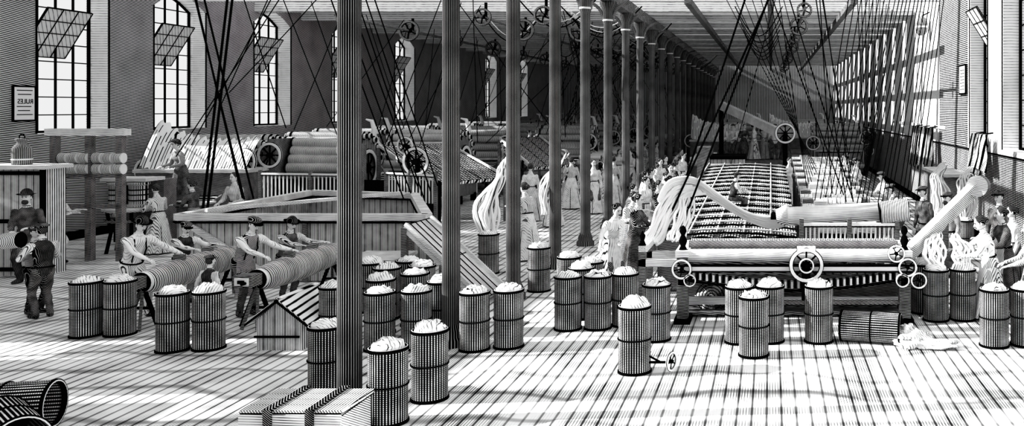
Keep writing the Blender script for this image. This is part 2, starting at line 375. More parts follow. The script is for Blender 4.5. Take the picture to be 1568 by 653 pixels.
tcv=bpy.data.curves.new('rules_text','FONT'); tcv.body='RULES'; tcv.size=.17; tcv.align_x='CENTER'; tcv.extrude=.002
t=bpy.data.objects.new('lettering',tcv); bpy.context.collection.objects.link(t); tcv.materials.append(INK)
t.parent=nb; t.rotation_euler=(math.radians(90),0,math.radians(90)); t.scale=(-1,1,1); t.location=(.04,0,.0)
b=MB()
for x in(-16.35,-15.55,-14.85): b.bx(x-.07,x+.07,20.4,20.55,0,2.9,M_woodd)
b.bx(-16.5,-14.7,20.35,20.6,2.86,3.02,M_woodx); b.bx(-16.4,-14.8,20.4,20.5,1.9,2.0,M_woodd); b.bx(-16.4,-14.8,20.4,20.5,1.2,1.3,M_woodd)
for z in(2.35,2.1):
    b.cyl((-16.3,20.45,z),(-14.9,20.45,z),.03,INK,8)
    for k in range(6):
        x=-16.2+.24*k+(.06 if k>2 else 0); b.cyl((x,20.45,z),(x+.17,20.45,z),.12,M_ringx,14,PAPER)
b.obj('bobbin_creel',(-15.6,20.5,0))
b=MB()
b.lathe([(0,1.0),(.58,1.0),(.6,1.03),(.6,1.07),(.56,1.09),(0,1.09)],M_woodx,seg=30); b.lathe([(.55,.75),(.57,.78),(.55,.81)],M_iron,seg=30)
for k in range(5):
    a=2*PI*k/5+.3; b.tube([(.5*math.cos(a),.5*math.sin(a),1),(.42*math.cos(a),.42*math.sin(a),.5),(.52*math.cos(a),.52*math.sin(a),0)],.04,INK,8)
b.cyl((0,0,0),(0,0,1),.12,M_iron)
for x in(-.24,.24):
    b.lathe([(0,1.1),(.24,1.1),(.24,1.15),(.2,1.17),(.2,1.62),(.24,1.64),(.24,1.7),(0,1.7)],M_ringx,o=(x,-.1,0),seg=24)
    for z in(1.25,1.38,1.5): b.lathe([(.2,z),(.215,z+.01),(.2,z+.03)],INK,o=(x,-.1,0),seg=24)
b.bx(-.55,.55,-.3,.4,1.72,1.8,M_woodx); b.bx(-.5,.5,.42,.9,0,1.72,M_woodd)
b.obj('round_coiling_table',rebase=False).location=(-15.55,21.8,0)
b=MB(); b.bx(-16.3,-14.9,23.0,24.0,0,.95,M_woodd);b.bx(-16.35,-14.85,22.98,24.0,.95,1.0,M_woodx); b.obj('standing_platform',(-15.6,23.5,0))

# ------------------------------------------------------------------ carding engines
def card_mesh(drape):
    b=MB()
    for x in(-1.15,1.15):
        s=.05
        prof=[(-1.5,.25),(-1.5,1.3)]+[(-.98*math.cos(t),1.6+.98*math.sin(t)) for t in [PI*k/12 for k in range(13)]]+[(1.5,1.3),(1.5,.25)]
        n=len(prof); vs=[(x-s,y,z) for y,z in prof]+[(x+s,y,z) for y,z in prof]
        b.add(vs,[tuple(range(n)),tuple(range(n,2*n))[::-1]]+[(i,i+n,(i+1)%n+n,(i+1)%n) for i in range(n)],M_ironv)
        b.tube([(x+s*1.3*(1 if x>0 else -1),y,z) for y,z in prof],.025,PAPER,6)
        for y in(-1.4,-.2,1.3): b.bx(x-.08,x+.08,y-.1,y+.1,0,.3,INK)
    b.wheel((1.26,.1,1.5),(1,0,0),.62,.08,INK,8); b.wheel((1.26,1.15,1.0),(1,0,0),.3,.08,INK,6); b.wheel((1.26,-1.0,.85),(1,0,0),.3,.08,INK,6)
    b.cyl((-1.1,0,1.6),(1.1,0,1.6),.85,M_ringx,28)
    for k in range(8):
        a=math.radians(12+22.3*k); y,z=-.98*math.cos(a),1.6+.98*math.sin(a)
        b.cyl((-1.25,y,z),(1.25,y,z),.14,M_ringx,12,INK); b.cyl((1.25,y,z),(1.33,y,z),.09,PAPER,10,INK)
        b.cyl((-1.33,y,z),(-1.25,y,z),.09,PAPER,10,INK)
        for x in(-1.1,1.1): b.cyl((x-.03,y,z),(x+.03,y,z),.15,INK,12)
    b.bx(-1.1,1.1,-1.45,-1.0,.4,1.35,M_woodd); b.bx(-1.2,1.2,-1.65,-1.0,1.32,1.4,M_woodx)
    b.cyl((-1.1,-1.55,1.52),(1.1,-1.55,1.52),.15,M_ringx,14,INK)
    b.wheel((-1.3,-1.72,1.75),(0,1,0),.36,.08,INK,8); b.wheel((1.35,-1.6,2.0),(.3,1,0),.36,.08,INK,8); b.wheel((1.5,-1.4,1.35),(.3,1,0),.26,.08,INK,6)
    for k in range(20):
        t=k/20; b.box((0,-1.75-1.5*t,1.25-.55*t),(2.0,.045,.03),M_woodx if k%2 else INK,Matrix.Rotation(.35,3,'X'))
    b.beam((-1.05,-1.7,1.25),(-1.05,-3.3,.68),.05,.12,M_woodd); b.beam((1.05,-1.7,1.25),(1.05,-3.3,.68),.05,.12,M_woodd)
    for x in(-1.05,1.05): b.bx(x-.04,x+.04,-3.3,-3.2,0,.7,INK)
    b.cyl((-1.1,-3.25,.7),(1.1,-3.25,.7),.1,M_ringx,12,INK)
    if drape:
        def fn(u,v):
            x=-1.3+2.9*u; y=-1.2-.9*v
            z=3.05-.35*u-.25*math.sin(u*PI*1.0)-(1.25-.3*u)*v**1.3+.04*math.sin(u*90)+.12*math.exp(-((u-.05)/.06)**2)
            y+=.04*math.sin(u*90)
            return V(x,y,z)
        b.grid(fn,150,10,M_fleece,matfn=lambda i,j: INK if i%4==0 and j>((i*7)%5)-1 and (i*j)%7!=3 else PAPER)
        b.bx(-1.3,1.7,-2.2,-1.2,.2,1.75,M_woodd); b.bx(-1.35,1.75,-2.25,-1.15,1.72,1.82,M_woodx)
    else:
        b.tube([(.9,.9,2.1),(1.1,.95,2.7),(1.0,.95,3.05),(.8,.95,3.1)],[.12,.1,.07,.03],PAPER,8)
    return b
cd=card_mesh(True).obj('carding_engine',rebase=False); cd.location=(-16.0,26.6,0)
cb=card_mesh(False).obj('carding_engine',rebase=False); cb.location=(-14.6,29.6,0)
for x,y in((-12.4,32.6),(-16.2,34.5),(-16.2,40),(-16.2,46),(-16.2,52),(-16.2,58),(-12.4,39),(-12.2,44.5),(-12.2,50),(-12,56),(-9.3,41),(-9.2,46.5),(-9,52),(-9,58),(-16,64),(-12,64)): dup(cb,(x,y,0))
dup(cd,(-2.9,49,0)); dup(cd,(1.2,54,0)); dup(cb,(-1.8,60,0)); dup(cb,(2.6,62,0)); dup(cb,(3.4,46,0))

def lattice(name,p0,p1,wv,n=26,mat=M_dots,rail=M_woodx,inner=(.03,.35,.65,.97)):
    b=MB(); p0=Vector(p0);p1=Vector(p1);wv=Vector(wv)
    nrm=(p1-p0).cross(wv).normalized()
    if nrm.z<0: nrm=-nrm
    vs=[p0,p1,p1+wv,p0+wv]; b.add(vs+[v-nrm*.1 for v in vs],[(0,1,2,3),(7,6,5,4),(0,4,5,1),(1,5,6,2),(2,6,7,3),(3,7,4,0)],mat)
    for k in range(n+1):
        q=p0+(p1-p0)*k/n+nrm*.006; b.beam(q,q+wv,.012,.012,INK,up=nrm)
    for f in(0,1): b.beam(p0+wv*f+nrm*.03,p1+wv*f+nrm*.03,.06,.07,rail,up=nrm)
    for f in inner: b.beam(p0+wv*f+nrm*.008,p1+wv*f+nrm*.008,.012,.014,INK,up=nrm)
    for q in(p0,p0+wv,p1,p1+wv,(p0+p1)/2):
        b.bx(q.x-.05,q.x+.05,q.y-.05,q.y+.05,0,max(q.z-.05,.02),M_woodd)
    b.obj(name,(p0+p1)/2)
lattice('sloping_lattice_feeder',(-12.6,28.8,2.25),(-9.6,25.5,1.35),(1.4,2.2,0),24)
lattice('sloping_lattice_feeder',(-10.6,35,2.3),(-8.4,31.5,1.4),(1.1,1.8,0))
def bench(name,x,y0,y1,w=1.0,h=1.2):
    b=MB(); b.bx(x-w/2,x+w/2,y0,y1,h-.5,h-.42,M_woodd); b.bx(x-w/2,x-w/2+.08,y0,y1,0.1,h,M_woodd)
    y=y0+.1
    while y<y1:
        b.bx(x-w/2,x+w/2,y,y+.08,0,h,M_iron)
        b.cyl((x-w/2,y+.3,h+.05),(x+w/2,y+.3,h+.05),.14,M_ringx,12,INK); b.cyl((x-w/2,y+.65,h+.25),(x+w/2,y+.65,h+.25),.1,PAPER,10,INK)
        for k in range(4): b.lathe([(0,0),(.07,0),(.05,.05),(.05,.25),(.07,.3),(0,.3)],C_white,o=(x-w/2+.15+.23*k,y+.95,h-.42),seg=8)
        b.wheel((x+w/2+.08,y+.1,h-.1),(.6,1,0),.24,.05,INK,6); y+=1.3
    b.bx(x-w/2,x+w/2,y0,y1,h-.03,h+.0,M_woodd)
    b.obj(name,(x,(y0+y1)/2,0))
bench('spinning_bench',-7.4,36,66,.9); bench('spinning_bench',-2.9,36.5,41.5,.9,1.1)

def fence(name,p,q,z0,z1,n,bar=.022):
    b=MB(); p=Vector(p);q=Vector(q)
    for z in(z0,z1): b.beam(p+V(0,0,z),q+V(0,0,z),.06,.05,PAPER if z==z1 else INK)
    b.beam(p+V(0,0,z1-.04),q+V(0,0,z1-.04),.07,.02,INK)
    for k in range(n+1):
        c=p+(q-p)*k/n; b.cyl(c+V(0,0,z0),c+V(0,0,z1),bar,PAPER,6)
    for c in(p,q,(p+q)/2): b.beam(c,c+V(0,0,z1+.1),.08,.08,M_woodd)
    b.obj(name,(p+q)/2)
fence('baluster_railing',(-13.9,24.4,0),(-10.9,23.9,0),.9,1.7,26)
fence('baluster_railing',(-10.3,24.0,0),(-8.6,23.0,0),1.0,1.75,16)
b=MB(); b.beam((-14.0,25.2,.75),(-9.0,24.4,.75),.1,1.5,INK); b.obj('dark_machine_casing',(-12.5,25,0))
b=MB()
for k in range(4):
    b.cyl((-14.0,25.9+.12*k,1.75+.24*k),(-12.2+.05*k,25.8+.12*k,1.75+.22*k),.15,M_ringx,14,INK)
    b.cyl((-12.25+.05*k,25.8+.12*k,1.75+.22*k),(-12.2+.05*k,25.8+.12*k,1.75+.22*k),.165,INK,14); b.cyl((-14.0,25.9+.12*k,1.75+.24*k),(-13.95,25.9+.12*k,1.75+.24*k),.165,INK,14)
b.bx(-14.3,-14.1,25.5,26.6,0,2.6,M_iron); b.bx(-12.2,-12.0,25.5,26.6,0,2.4,M_iron); b.wheel((-14.2,25.4,2.15),(0.1,1,0),.36,.08,INK,8); b.wheel((-12.0,25.4,2.3),(.2,1,0),.33,.08,INK,8); b.wheel((-9.9,25.0,2.0),(.2,1,0),.4,.08,INK,8);b.bx(-9.95,-9.85,25.1,25.2,0,2.0,INK); b.wheel((-10.6,26.0,2.4),(.2,1,0),.26,.08,INK,6); b.bx(-10.65,-10.55,26.1,26.2,0,2.4,INK)
b.obj('condenser_rollers',(-13,25.6,0))

b=MB()
A,B,C,D=V(-11.9,18,0),V(-6.9,18,0),V(-8.9,22.4,0),V(-11.9,23.2,0)
qs=[A,B,C,D]; zt=1.36
for i in range(4):
    p,q=qs[i],qs[(i+1)%4]
    b.beam(p+V(0,0,.62),q+V(0,0,.62),.06,1.2,M_woodz)
    b.beam(p+V(0,0,zt-.06),q+V(0,0,zt-.06),.2,.13,M_woodx)
    b.beam(p+V(0,0,zt-.16),q+V(0,0,zt-.16),.24,.03,INK)
b.add([p+V(0,0,.7) for p in qs],[(0,1,2,3)],C_mid)
b.beam(A+V(.2,-.08,1.2),A+V(1.9,-.08,.1),.06,.12,M_woodx); b.beam(A+V(2.6,-.08,1.2),A+V(2.6,-.08,.02),.08,.08,M_woodd); b.beam(B+V(-.3,-.08,1.2),B+V(-.3,-.08,.02),.1,.1,M_woodd)
b.beam(A+V(.3,.4,zt+.03),C+V(-.2,-.2,zt+.03),.14,.07,M_woodx)
b.obj('wooden_feed_hopper',(-9.5,20,0))
lattice('boarded_ramp',(-6.7,16.4,1.34),(-5.05,15.7,.12),(.05,1.1,0),2,M_woodx,M_woodx,(.2,.4,.6,.8))
b=MB(); b.bx(-7.9,-7.0,16.6,17.6,0,.62,M_woodz); b.bx(-7.95,-6.95,16.55,17.65,.62,.68,M_woodx); b.obj('low_wooden_bench',(-7.4,17,0))

# loose fibre built from many individual slivers
def catmull(pts,t):
    n=len(pts)-1; f=min(t*n,n-1e-6); i=int(f); f-=i
    p0=pts[max(i-1,0)];p1=pts[i];p2=pts[i+1];p3=pts[min(i+2,n)]
    return .5*((2*p1)+(p2-p0)*f+(2*p0-5*p1+4*p2-p3)*f*f+(3*p1-p0-3*p2+p3)*f**3)
def strands(name,pts,ws,n=16,r=.03,wdir=(1,0,0),depth=.5,seed=1,wfn=None,m=18,wav=.03):
    b=MB(); R=random.Random(seed); pts=[Vector(p) for p in pts]; W=[V(w,0,0) for w in ws]; wd=Vector(wdir).normalized()
    dd=wd.cross(V(0,0,1)); dd=dd.normalized() if dd.length>.01 else V(0,1,0)
    for k in range(n):
        u=-1+2*k/(n-1); ph=R.uniform(0,6); dz=R.uniform(-1,1)*depth; fr=R.uniform(3,6)
        a=[];ra=[]
        for j in range(m+1):
            t=j/m; w=catmull(W,t).x; p=catmull(pts,t)
            wv=Vector(wfn(t)) if wfn else wd*w
            a.append(p+wv*u*.5+dd*w*.5*dz*(1-u*u)+V(wav*math.sin(fr*t*PI+ph),0,wav*.6*math.cos(fr*t*PI+ph)))
            ra.append(r*(.35+.65*min(1,w/ max(ws))))
        b.tube(a,ra,PAPER,6)
        b.tube([q+dd*(-ra[i]*.9)+wd*r*.9 for i,q in enumerate(a)][R.randint(0,5):m-R.randint(0,4)],r*.3,INK,4)
    b.obj(name,pts[-1])
strands('drawn_fleece',[(-5.72,19.6,2.45),(-5.8,19.4,2.25),(-5.85,19.3,1.95),(-6.0,19.1,1.6),(-6.05,19.0,1.25),(-5.95,18.9,.85)],[.02,.10,.2,.38,.55,.28],17,.03,depth=.6)
dup(cans[1],(-5.95,18.9,0))
strands('drawn_fleece',[(-5.1,22.5,2.35),(-5.25,22.3,2.1),(-5.55,22,1.6),(-5.5,21.8,.9)],[.03,.1,.2,.15],8,.02,seed=2)
strands('drawn_fleece',[(2.85,15.3,1.35),(2.75,15.1,1.15),(2.72,14.75,.88)],[.08,.34,.24],9,.025,seed=3,m=10)
strands('drawn_fleece',[(3.1,15.2,1.35),(3.2,15.0,1.15),(3.17,14.8,.88)],[.08,.3,.24],9,.025,seed=4,m=10)
for x,y in((4.1,21.8),(4.6,21.2),(4.3,23)): strands('drawn_fleece',[(x+.15,y,2.1),(x-.05,y,1.8),(x+.05,y,1.35),(x,y,.85)],[.04,.2,.42,.22],13,.026,seed=int(x*10))

def roll(x,y0,y1,zc):
    b=MB(); n=60
    pts=[];rad=[]
    for k in range(n+1):
        t=k/n; pts.append((x+.12*t,y0+(y1-y0)*t,zc+.06*t)); rad.append(.15+.08*math.sin(PI*t)**.5+.01*(k%2))
    b.tube(pts,rad,M_ringy,20)
    for yy in(y0-.05,y1+.05):
        b.cyl((x,yy-.04,zc+.01),(x,yy+.04,zc+.01),.16,PAPER,20,INK)
        for sx in(-1,1):
            b.beam((x,yy,zc-.05),(x+sx*.26,yy-.02,0.02),.05,.05,INK)
            b.beam((x,yy,zc-.05),(x+sx*.12,yy-.25 if yy<y0 else yy+.25,0.02),.04,.04,M_woodd)
        b.beam((x-.16,yy,.32),(x+.16,yy,.32),.03,.04,INK)
    b.box((x-.06,y0-.24,zc+.03),(.3,.3,.18),M_woodd); b.box((x-.06,y0-.4,zc+.03),(.22,.02,.12),PAPER); b.box((x-.06,y0-.42,zc+.03),(.1,.02,.05),INK)
    for f in(.33,.66): b.box((x+.06,y0+(y1-y0)*f,zc+.26),(.16,.1,.12),M_woodd)
    b.cyl((x,y0-.5,zc+.01),(x,y1+.2,zc+.01),.025,INK,8)
    b.obj('wound_roll_on_trestle',(x,(y0+y1)/2,0))
roll(-9.95,14.25,16.5,.72); roll(-8.15,14.3,16.6,.76)

# ------------------------------------------------------------------ front drawing machine
b=MB()
for x in(-1.43,2.18):
    b.bx(x-.09,x+.09,14.5,14.68,0,1.12,M_woodd); b.bx(x-.09,x+.09,15.5,15.68,0,1.12,M_woodd); b.bx(x-.13,x+.13,14.42,15.76,0,.08,INK)
    b.bx(x-.07,x+.07,14.5,15.68,.62,.74,M_iron); b.bx(x-.11,x+.11,14.45,15.7,1.08,1.18,M_woodx)
    b.lathe([(.0,1.18),(.07,1.18),(.04,1.24),(.07,1.32),(.05,1.38),(.03,1.42),(.06,1.48),(.04,1.55),(0,1.58)],INK,o=(x,14.62,0),seg=12)
b.bx(-1.5,2.3,14.46,14.58,.86,.93,PAPER); b.bx(-1.5,2.3,14.45,14.57,.93,.955,INK); b.bx(-1.5,2.3,14.45,14.57,.835,.86,INK)
b.cyl((-1.35,14.62,1.08),(2.1,14.62,1.08),.115,M_woodx,18,INK); b.cyl((-1.35,14.9,1.2),(2.1,14.9,1.2),.09,M_iron,16,INK)
b.cyl((-1.35,15.2,1.18),(2.1,15.2,1.18),.1,M_ringx,16,INK)
b.bx(-1.4,2.15,14.8,15.6,.95,1.04,M_dotsb)
n=64
for k in range(n):
    t=k/n; x=-1.3+3.4*t; z=.78-.16*math.sin(PI*t); b.box((x,14.6,z),(.035,.16,.11),PAPER if k%2 else INK)
b.tube([(-1.35+3.45*k/12,14.52,.70-.17*math.sin(PI*k/12)) for k in range(13)],.02,INK,6)
b.bx(-1.4,2.15,15.0,15.1,.2,.32,M_woodx); b.bx(-1.4,2.15,15.2,15.24,.12,.66,M_woodd); b.bx(-.6,2.1,14.55,14.62,.30,.36,M_iron); b.bx(-1.4,2.15,14.9,15.6,.05,.1,M_woodd)
for x,z,r in((-1.43,.9,.16),(-1.3,.72,.1),(2.2,.93,.15),(2.12,.72,.11),(2.38,.72,.13),(2.02,1.15,.14)):
    b.wheel((x,14.4,z),(0,1,0),r,.06,INK,5)
b.wheel((.57,14.32,.98),(0,1,0),.27,.07,INK,8); b.wheel((.57,14.27,.98),(0,1,0),.12,.07,INK,6); b.cyl((.42,14.36,1.22),(.72,14.36,1.22),.06,PAPER,10,INK)
b.bx(.5,.64,14.4,14.5,.4,.98,INK)
b.bx(-2.2,-1.5,14.9,15.05,.85,.97,M_woodx); b.bx(-2.2,-2.08,14.9,15.05,0,1.2,M_woodd); b.bx(-2.2,-2.08,15.7,15.85,0,1.2,M_woodd);b.bx(-2.2,-1.5,15.7,15.85,.85,.97,M_woodx); b.bx(-2.2,-2.05,14.9,15.85,1.1,1.2,M_woodx)
b.lathe([(.0,1.2),(.06,1.2),(.03,1.28),(.05,1.36),(0,1.45)],INK,o=(-2.14,14.97,0),seg=10)
b.obj('drawing_frame_machine',(.4,15,0))
fence('baluster_railing',(.55,15.95,0),(2.25,15.95,0),1.12,1.42,22,.018)
b=MB(); b.tube([(.1,16.3,1.52),(.3,16.3,1.54),(.32,16.3,1.52),(2.2,16.3,1.62)],[.12,.22,.17,.17],M_woodx,18); b.cyl((.0,16.3,1.52),(.1,16.3,1.52),.06,INK,10)
for x in(.7,2.0): b.bx(x-.06,x+.06,16.24,16.36,0,1.4,M_woodd)
b.cyl((1.95,16.0,1.62),(2.45,16.0,1.68),.2,M_ringx,18,INK); b.bx(2.15,2.25,15.95,16.05,0,1.5,M_woodd); b.obj('wooden_roller',(1,16.3,0))
b=MB(); blob(b,(-1.0,15.35,.3),(.28,.2,.26),5)
for k in range(5): b.torus((-1.0,15.12,.3),(0,1,0),.06+.05*k,.008,INK,24,4)
b.obj('coiled_fleece',(-1,15.3,0))
b=MB()
for j in range(5):
    x0=-2.05+.52*j; x1=x0+.46
    def fn(u,v):
        y=16.9+13.5*v; return V(x0+(x1-x0)*u, y, 1.02+.5*v+.05*math.sin(u*PI))
    b.grid(fn,6,40,M_dotsb)
    b.beam((x0-.03,16.9,1.06),(x0-.03,30.4,1.56),.06,.1,M_woodd)
    b.beam((x0-.03,16.9,1.12),(x0-.03,30.4,1.62),.025,.02,PAPER)
for k in range(30):
    v=k/30; y=16.9+13.5*v; b.tube([(-2.1+2.6*i/6,y,1.05+.5*v+.09*math.sin(PI*i/6)) for i in range(7)],.02,M_woodx if k%2 else INK,6)
b.bx(-2.1,.55,16.95,17.05,.1,1.0,M_woodd)
for y in(17,20,23,26,30): b.bx(-2.15,-2.0,y,y+.15,0,1.0,M_woodd); b.bx(.45,.6,y,y+.15,0,1.0,M_woodd)
b.bx(-2.05,.5,17.3,30,.3,.95,M_iron)
b.obj('gill_comb_bed',(-.8,23,0))
b=MB()
for k in range(9):
    y=18.2+1.45*k; z=1.05+.07*k
    b.bx(.75,1.0,y,y+.9,0,z+.15,M_woodd); b.bx(2.15,2.3,y,y+.9,0,z+.15,M_woodd); b.bx(1.0,2.15,y+.2,y+.8,.3,z-.05,INK)
    b.cyl((1.0,y+.15,z+.02),(2.15,y+.15,z+.02),.15,M_woodx,16,INK)
    for x in(1.3,1.5,1.7): b.cyl((x-.05,y+.15,z+.02),(x+.05,y+.15,z+.02),.158,C_white,16,INK)
    b.cyl((.7,y+.55,z+.12),(2.3,y+.55,z+.12),.1,M_ringx,14,INK)
    b.wheel((2.34,y+.3,z),(1,0,0),.2,.05,INK,6); b.bx(.98,1.25,y+.3,y+.5,z+.1,z+.28,M_woodx)
b.obj('drawing_head_row',(1.5,24,0))
ww=[.6]*7
strands('fleece_web',[(-1.95,16.0,1.72),(-1.75,16.1,2.05),(-1.35,16.2,2.1),(-.95,16.3,1.85),(-.45,16.4,1.52),(.0,16.5,1.38),(.35,16.5,1.45)],ww,15,.024,depth=.05,seed=9,wfn=lambda u:(.10,.28,-.30+.10*u),m=30,wav=.012)
strands('fleece_web',[(-1.3,16.15,2.02),(-1.62,16.05,1.97),(-1.87,15.95,1.65),(-2.0,15.8,1.3),(-2.1,15.6,1.18)],[.5]*5,11,.024,depth=.05,seed=10,wfn=lambda u:(.24,.1,-.16),m=22,wav=.015)
strands('fleece_web',[(-1.5,16.2,2.0),(-1.52,16.0,1.7),(-1.6,15.8,1.35),(-1.68,15.6,1.18)],[.5]*4,8,.022,depth=.1,seed=11,wfn=lambda u:(.26,.12,-.05),m=16,wav=.02)
b=MB(); b.beam((2.3,15.2,.98),(3.7,15.9,2.15),.12,.34,M_woodx,up=(0,-.6,1)); b.beam((2.28,15.12,.98),(3.68,15.82,2.15),.02,.22,C_white,up=(0,-.6,1))
b.cyl((3.62,15.72,2.12),(3.74,16.02,2.1),.19,M_woodd,18,M_woodx)
b.bx(3.0,3.1,15.6,15.7,0,1.5,M_woodd); b.bx(2.35,2.45,15.3,15.4,0,1.0,M_woodd)
b.obj('sloping_conveyor',(3,15.5,0))
b=MB(); b.bx(-2.2,-1.0,33,35,0,1.6,M_woodz); b.bx(-2.25,-.95,32.95,35,1.6,1.7,INK); b.cyl((-2.2,32.9,1.2),(-1.0,32.9,1.2),.25,M_ringx,14,INK)
b.bx(-2.8,-2.3,34,36,0,2.0,M_woodd); b.obj('machine_casing',(-1.6,34,0))
b=MB(); b.beam((-2.2,40,3.6),(.5,37,2.4),.25,.35,M_woodx); b.wheel((.6,36.8,2.45),(0,1,0),.42,.12,INK,8); b.bx(.5,.7,36.9,37.1,0,2.4,INK); b.bx(-2.3,-2.1,39.9,40.1,0,3.6,INK); b.obj('belt_driven_elevator',(0,38,0))
b=MB(); b.bx(-3,1.2,42,44,0,1.0,M_woodd); b.obj('raised_platform',(-1,43,0))
def cloth(name,y,z0,z1,w,x=5.3,mat=C_mid):
    b=MB()
    def fn(u,v): return V(x-.1+.09*math.sin(u*17+v*2)-.1*v, y+(u-.5)*w*(.55+.45*v)+.05*math.sin(v*6), z1-(z1-z0)*v*(1-.12*abs(math.sin(u*9))))
    b.grid(fn,48,10,mat,matfn=lambda i,j: INK if i%5<2 else mat)
    b.cyl((x-.12,y,z1),(XR-.06,y,z1+.03),.02,INK,6); b.obj(name,(x,y,z1))
cloth('hanging_coat',30.6,1.4,2.85,1.0,mat=C_white); cloth('hanging_coat',32.0,1.3,2.85,1.1); cloth('hanging_coat',29.2,1.5,2.85,.8); cloth('hanging_coat',22.6,1.75,2.85,.9); cloth('hanging_coat',21.9,1.9,2.85,.7,mat=C_white)
b=MB(); b.bx(XR-.06,XR-.03,28,40,2.82,2.92,M_woodx); b.obj('peg_rail',(5.4,34,2.9))
x1=XR-.032
b=MB(); b.bx(x1-.04,x1,25.0,25.8,3.9,4.7,PAPER)
for (a0,a1,z0,z1) in((24.97,25.02,3.87,4.73),(25.78,25.83,3.87,4.73),(24.97,25.83,3.87,3.92),(24.97,25.83,4.68,4.73)): b.bx(x1-.05,x1,a0,a1,z0,z1,INK)
for k in range(7): b.bx(x1-.045,x1-.04,25.12,25.68-.05*(k%2),4.55-.09*k,4.57-.09*k,INK)
b.obj('wall_notice',(XR,25.4,4.3))
b=MB(); b.lathe([(0,0),(.1,0),(.2,.12),(.22,.4),(.16,.58),(.05,.66),(0,.7)],M_can2); b.beam((0,0,.66),(.28,0,.8),.04,.04,INK); b.lathe([(.205,.25),(.22,.28),(.215,.32)],PAPER)
b.obj('wall_bell',rebase=False).location=(5.2,30.9,6.0)
b=MB(); b.bx(4.7,5.4,24.5,27.5,.0,1.6,M_woodd); b.bx(4.65,5.45,24.4,27.6,1.6,1.68,M_woodx); b.obj('wall_cupboard',(5,26,0))

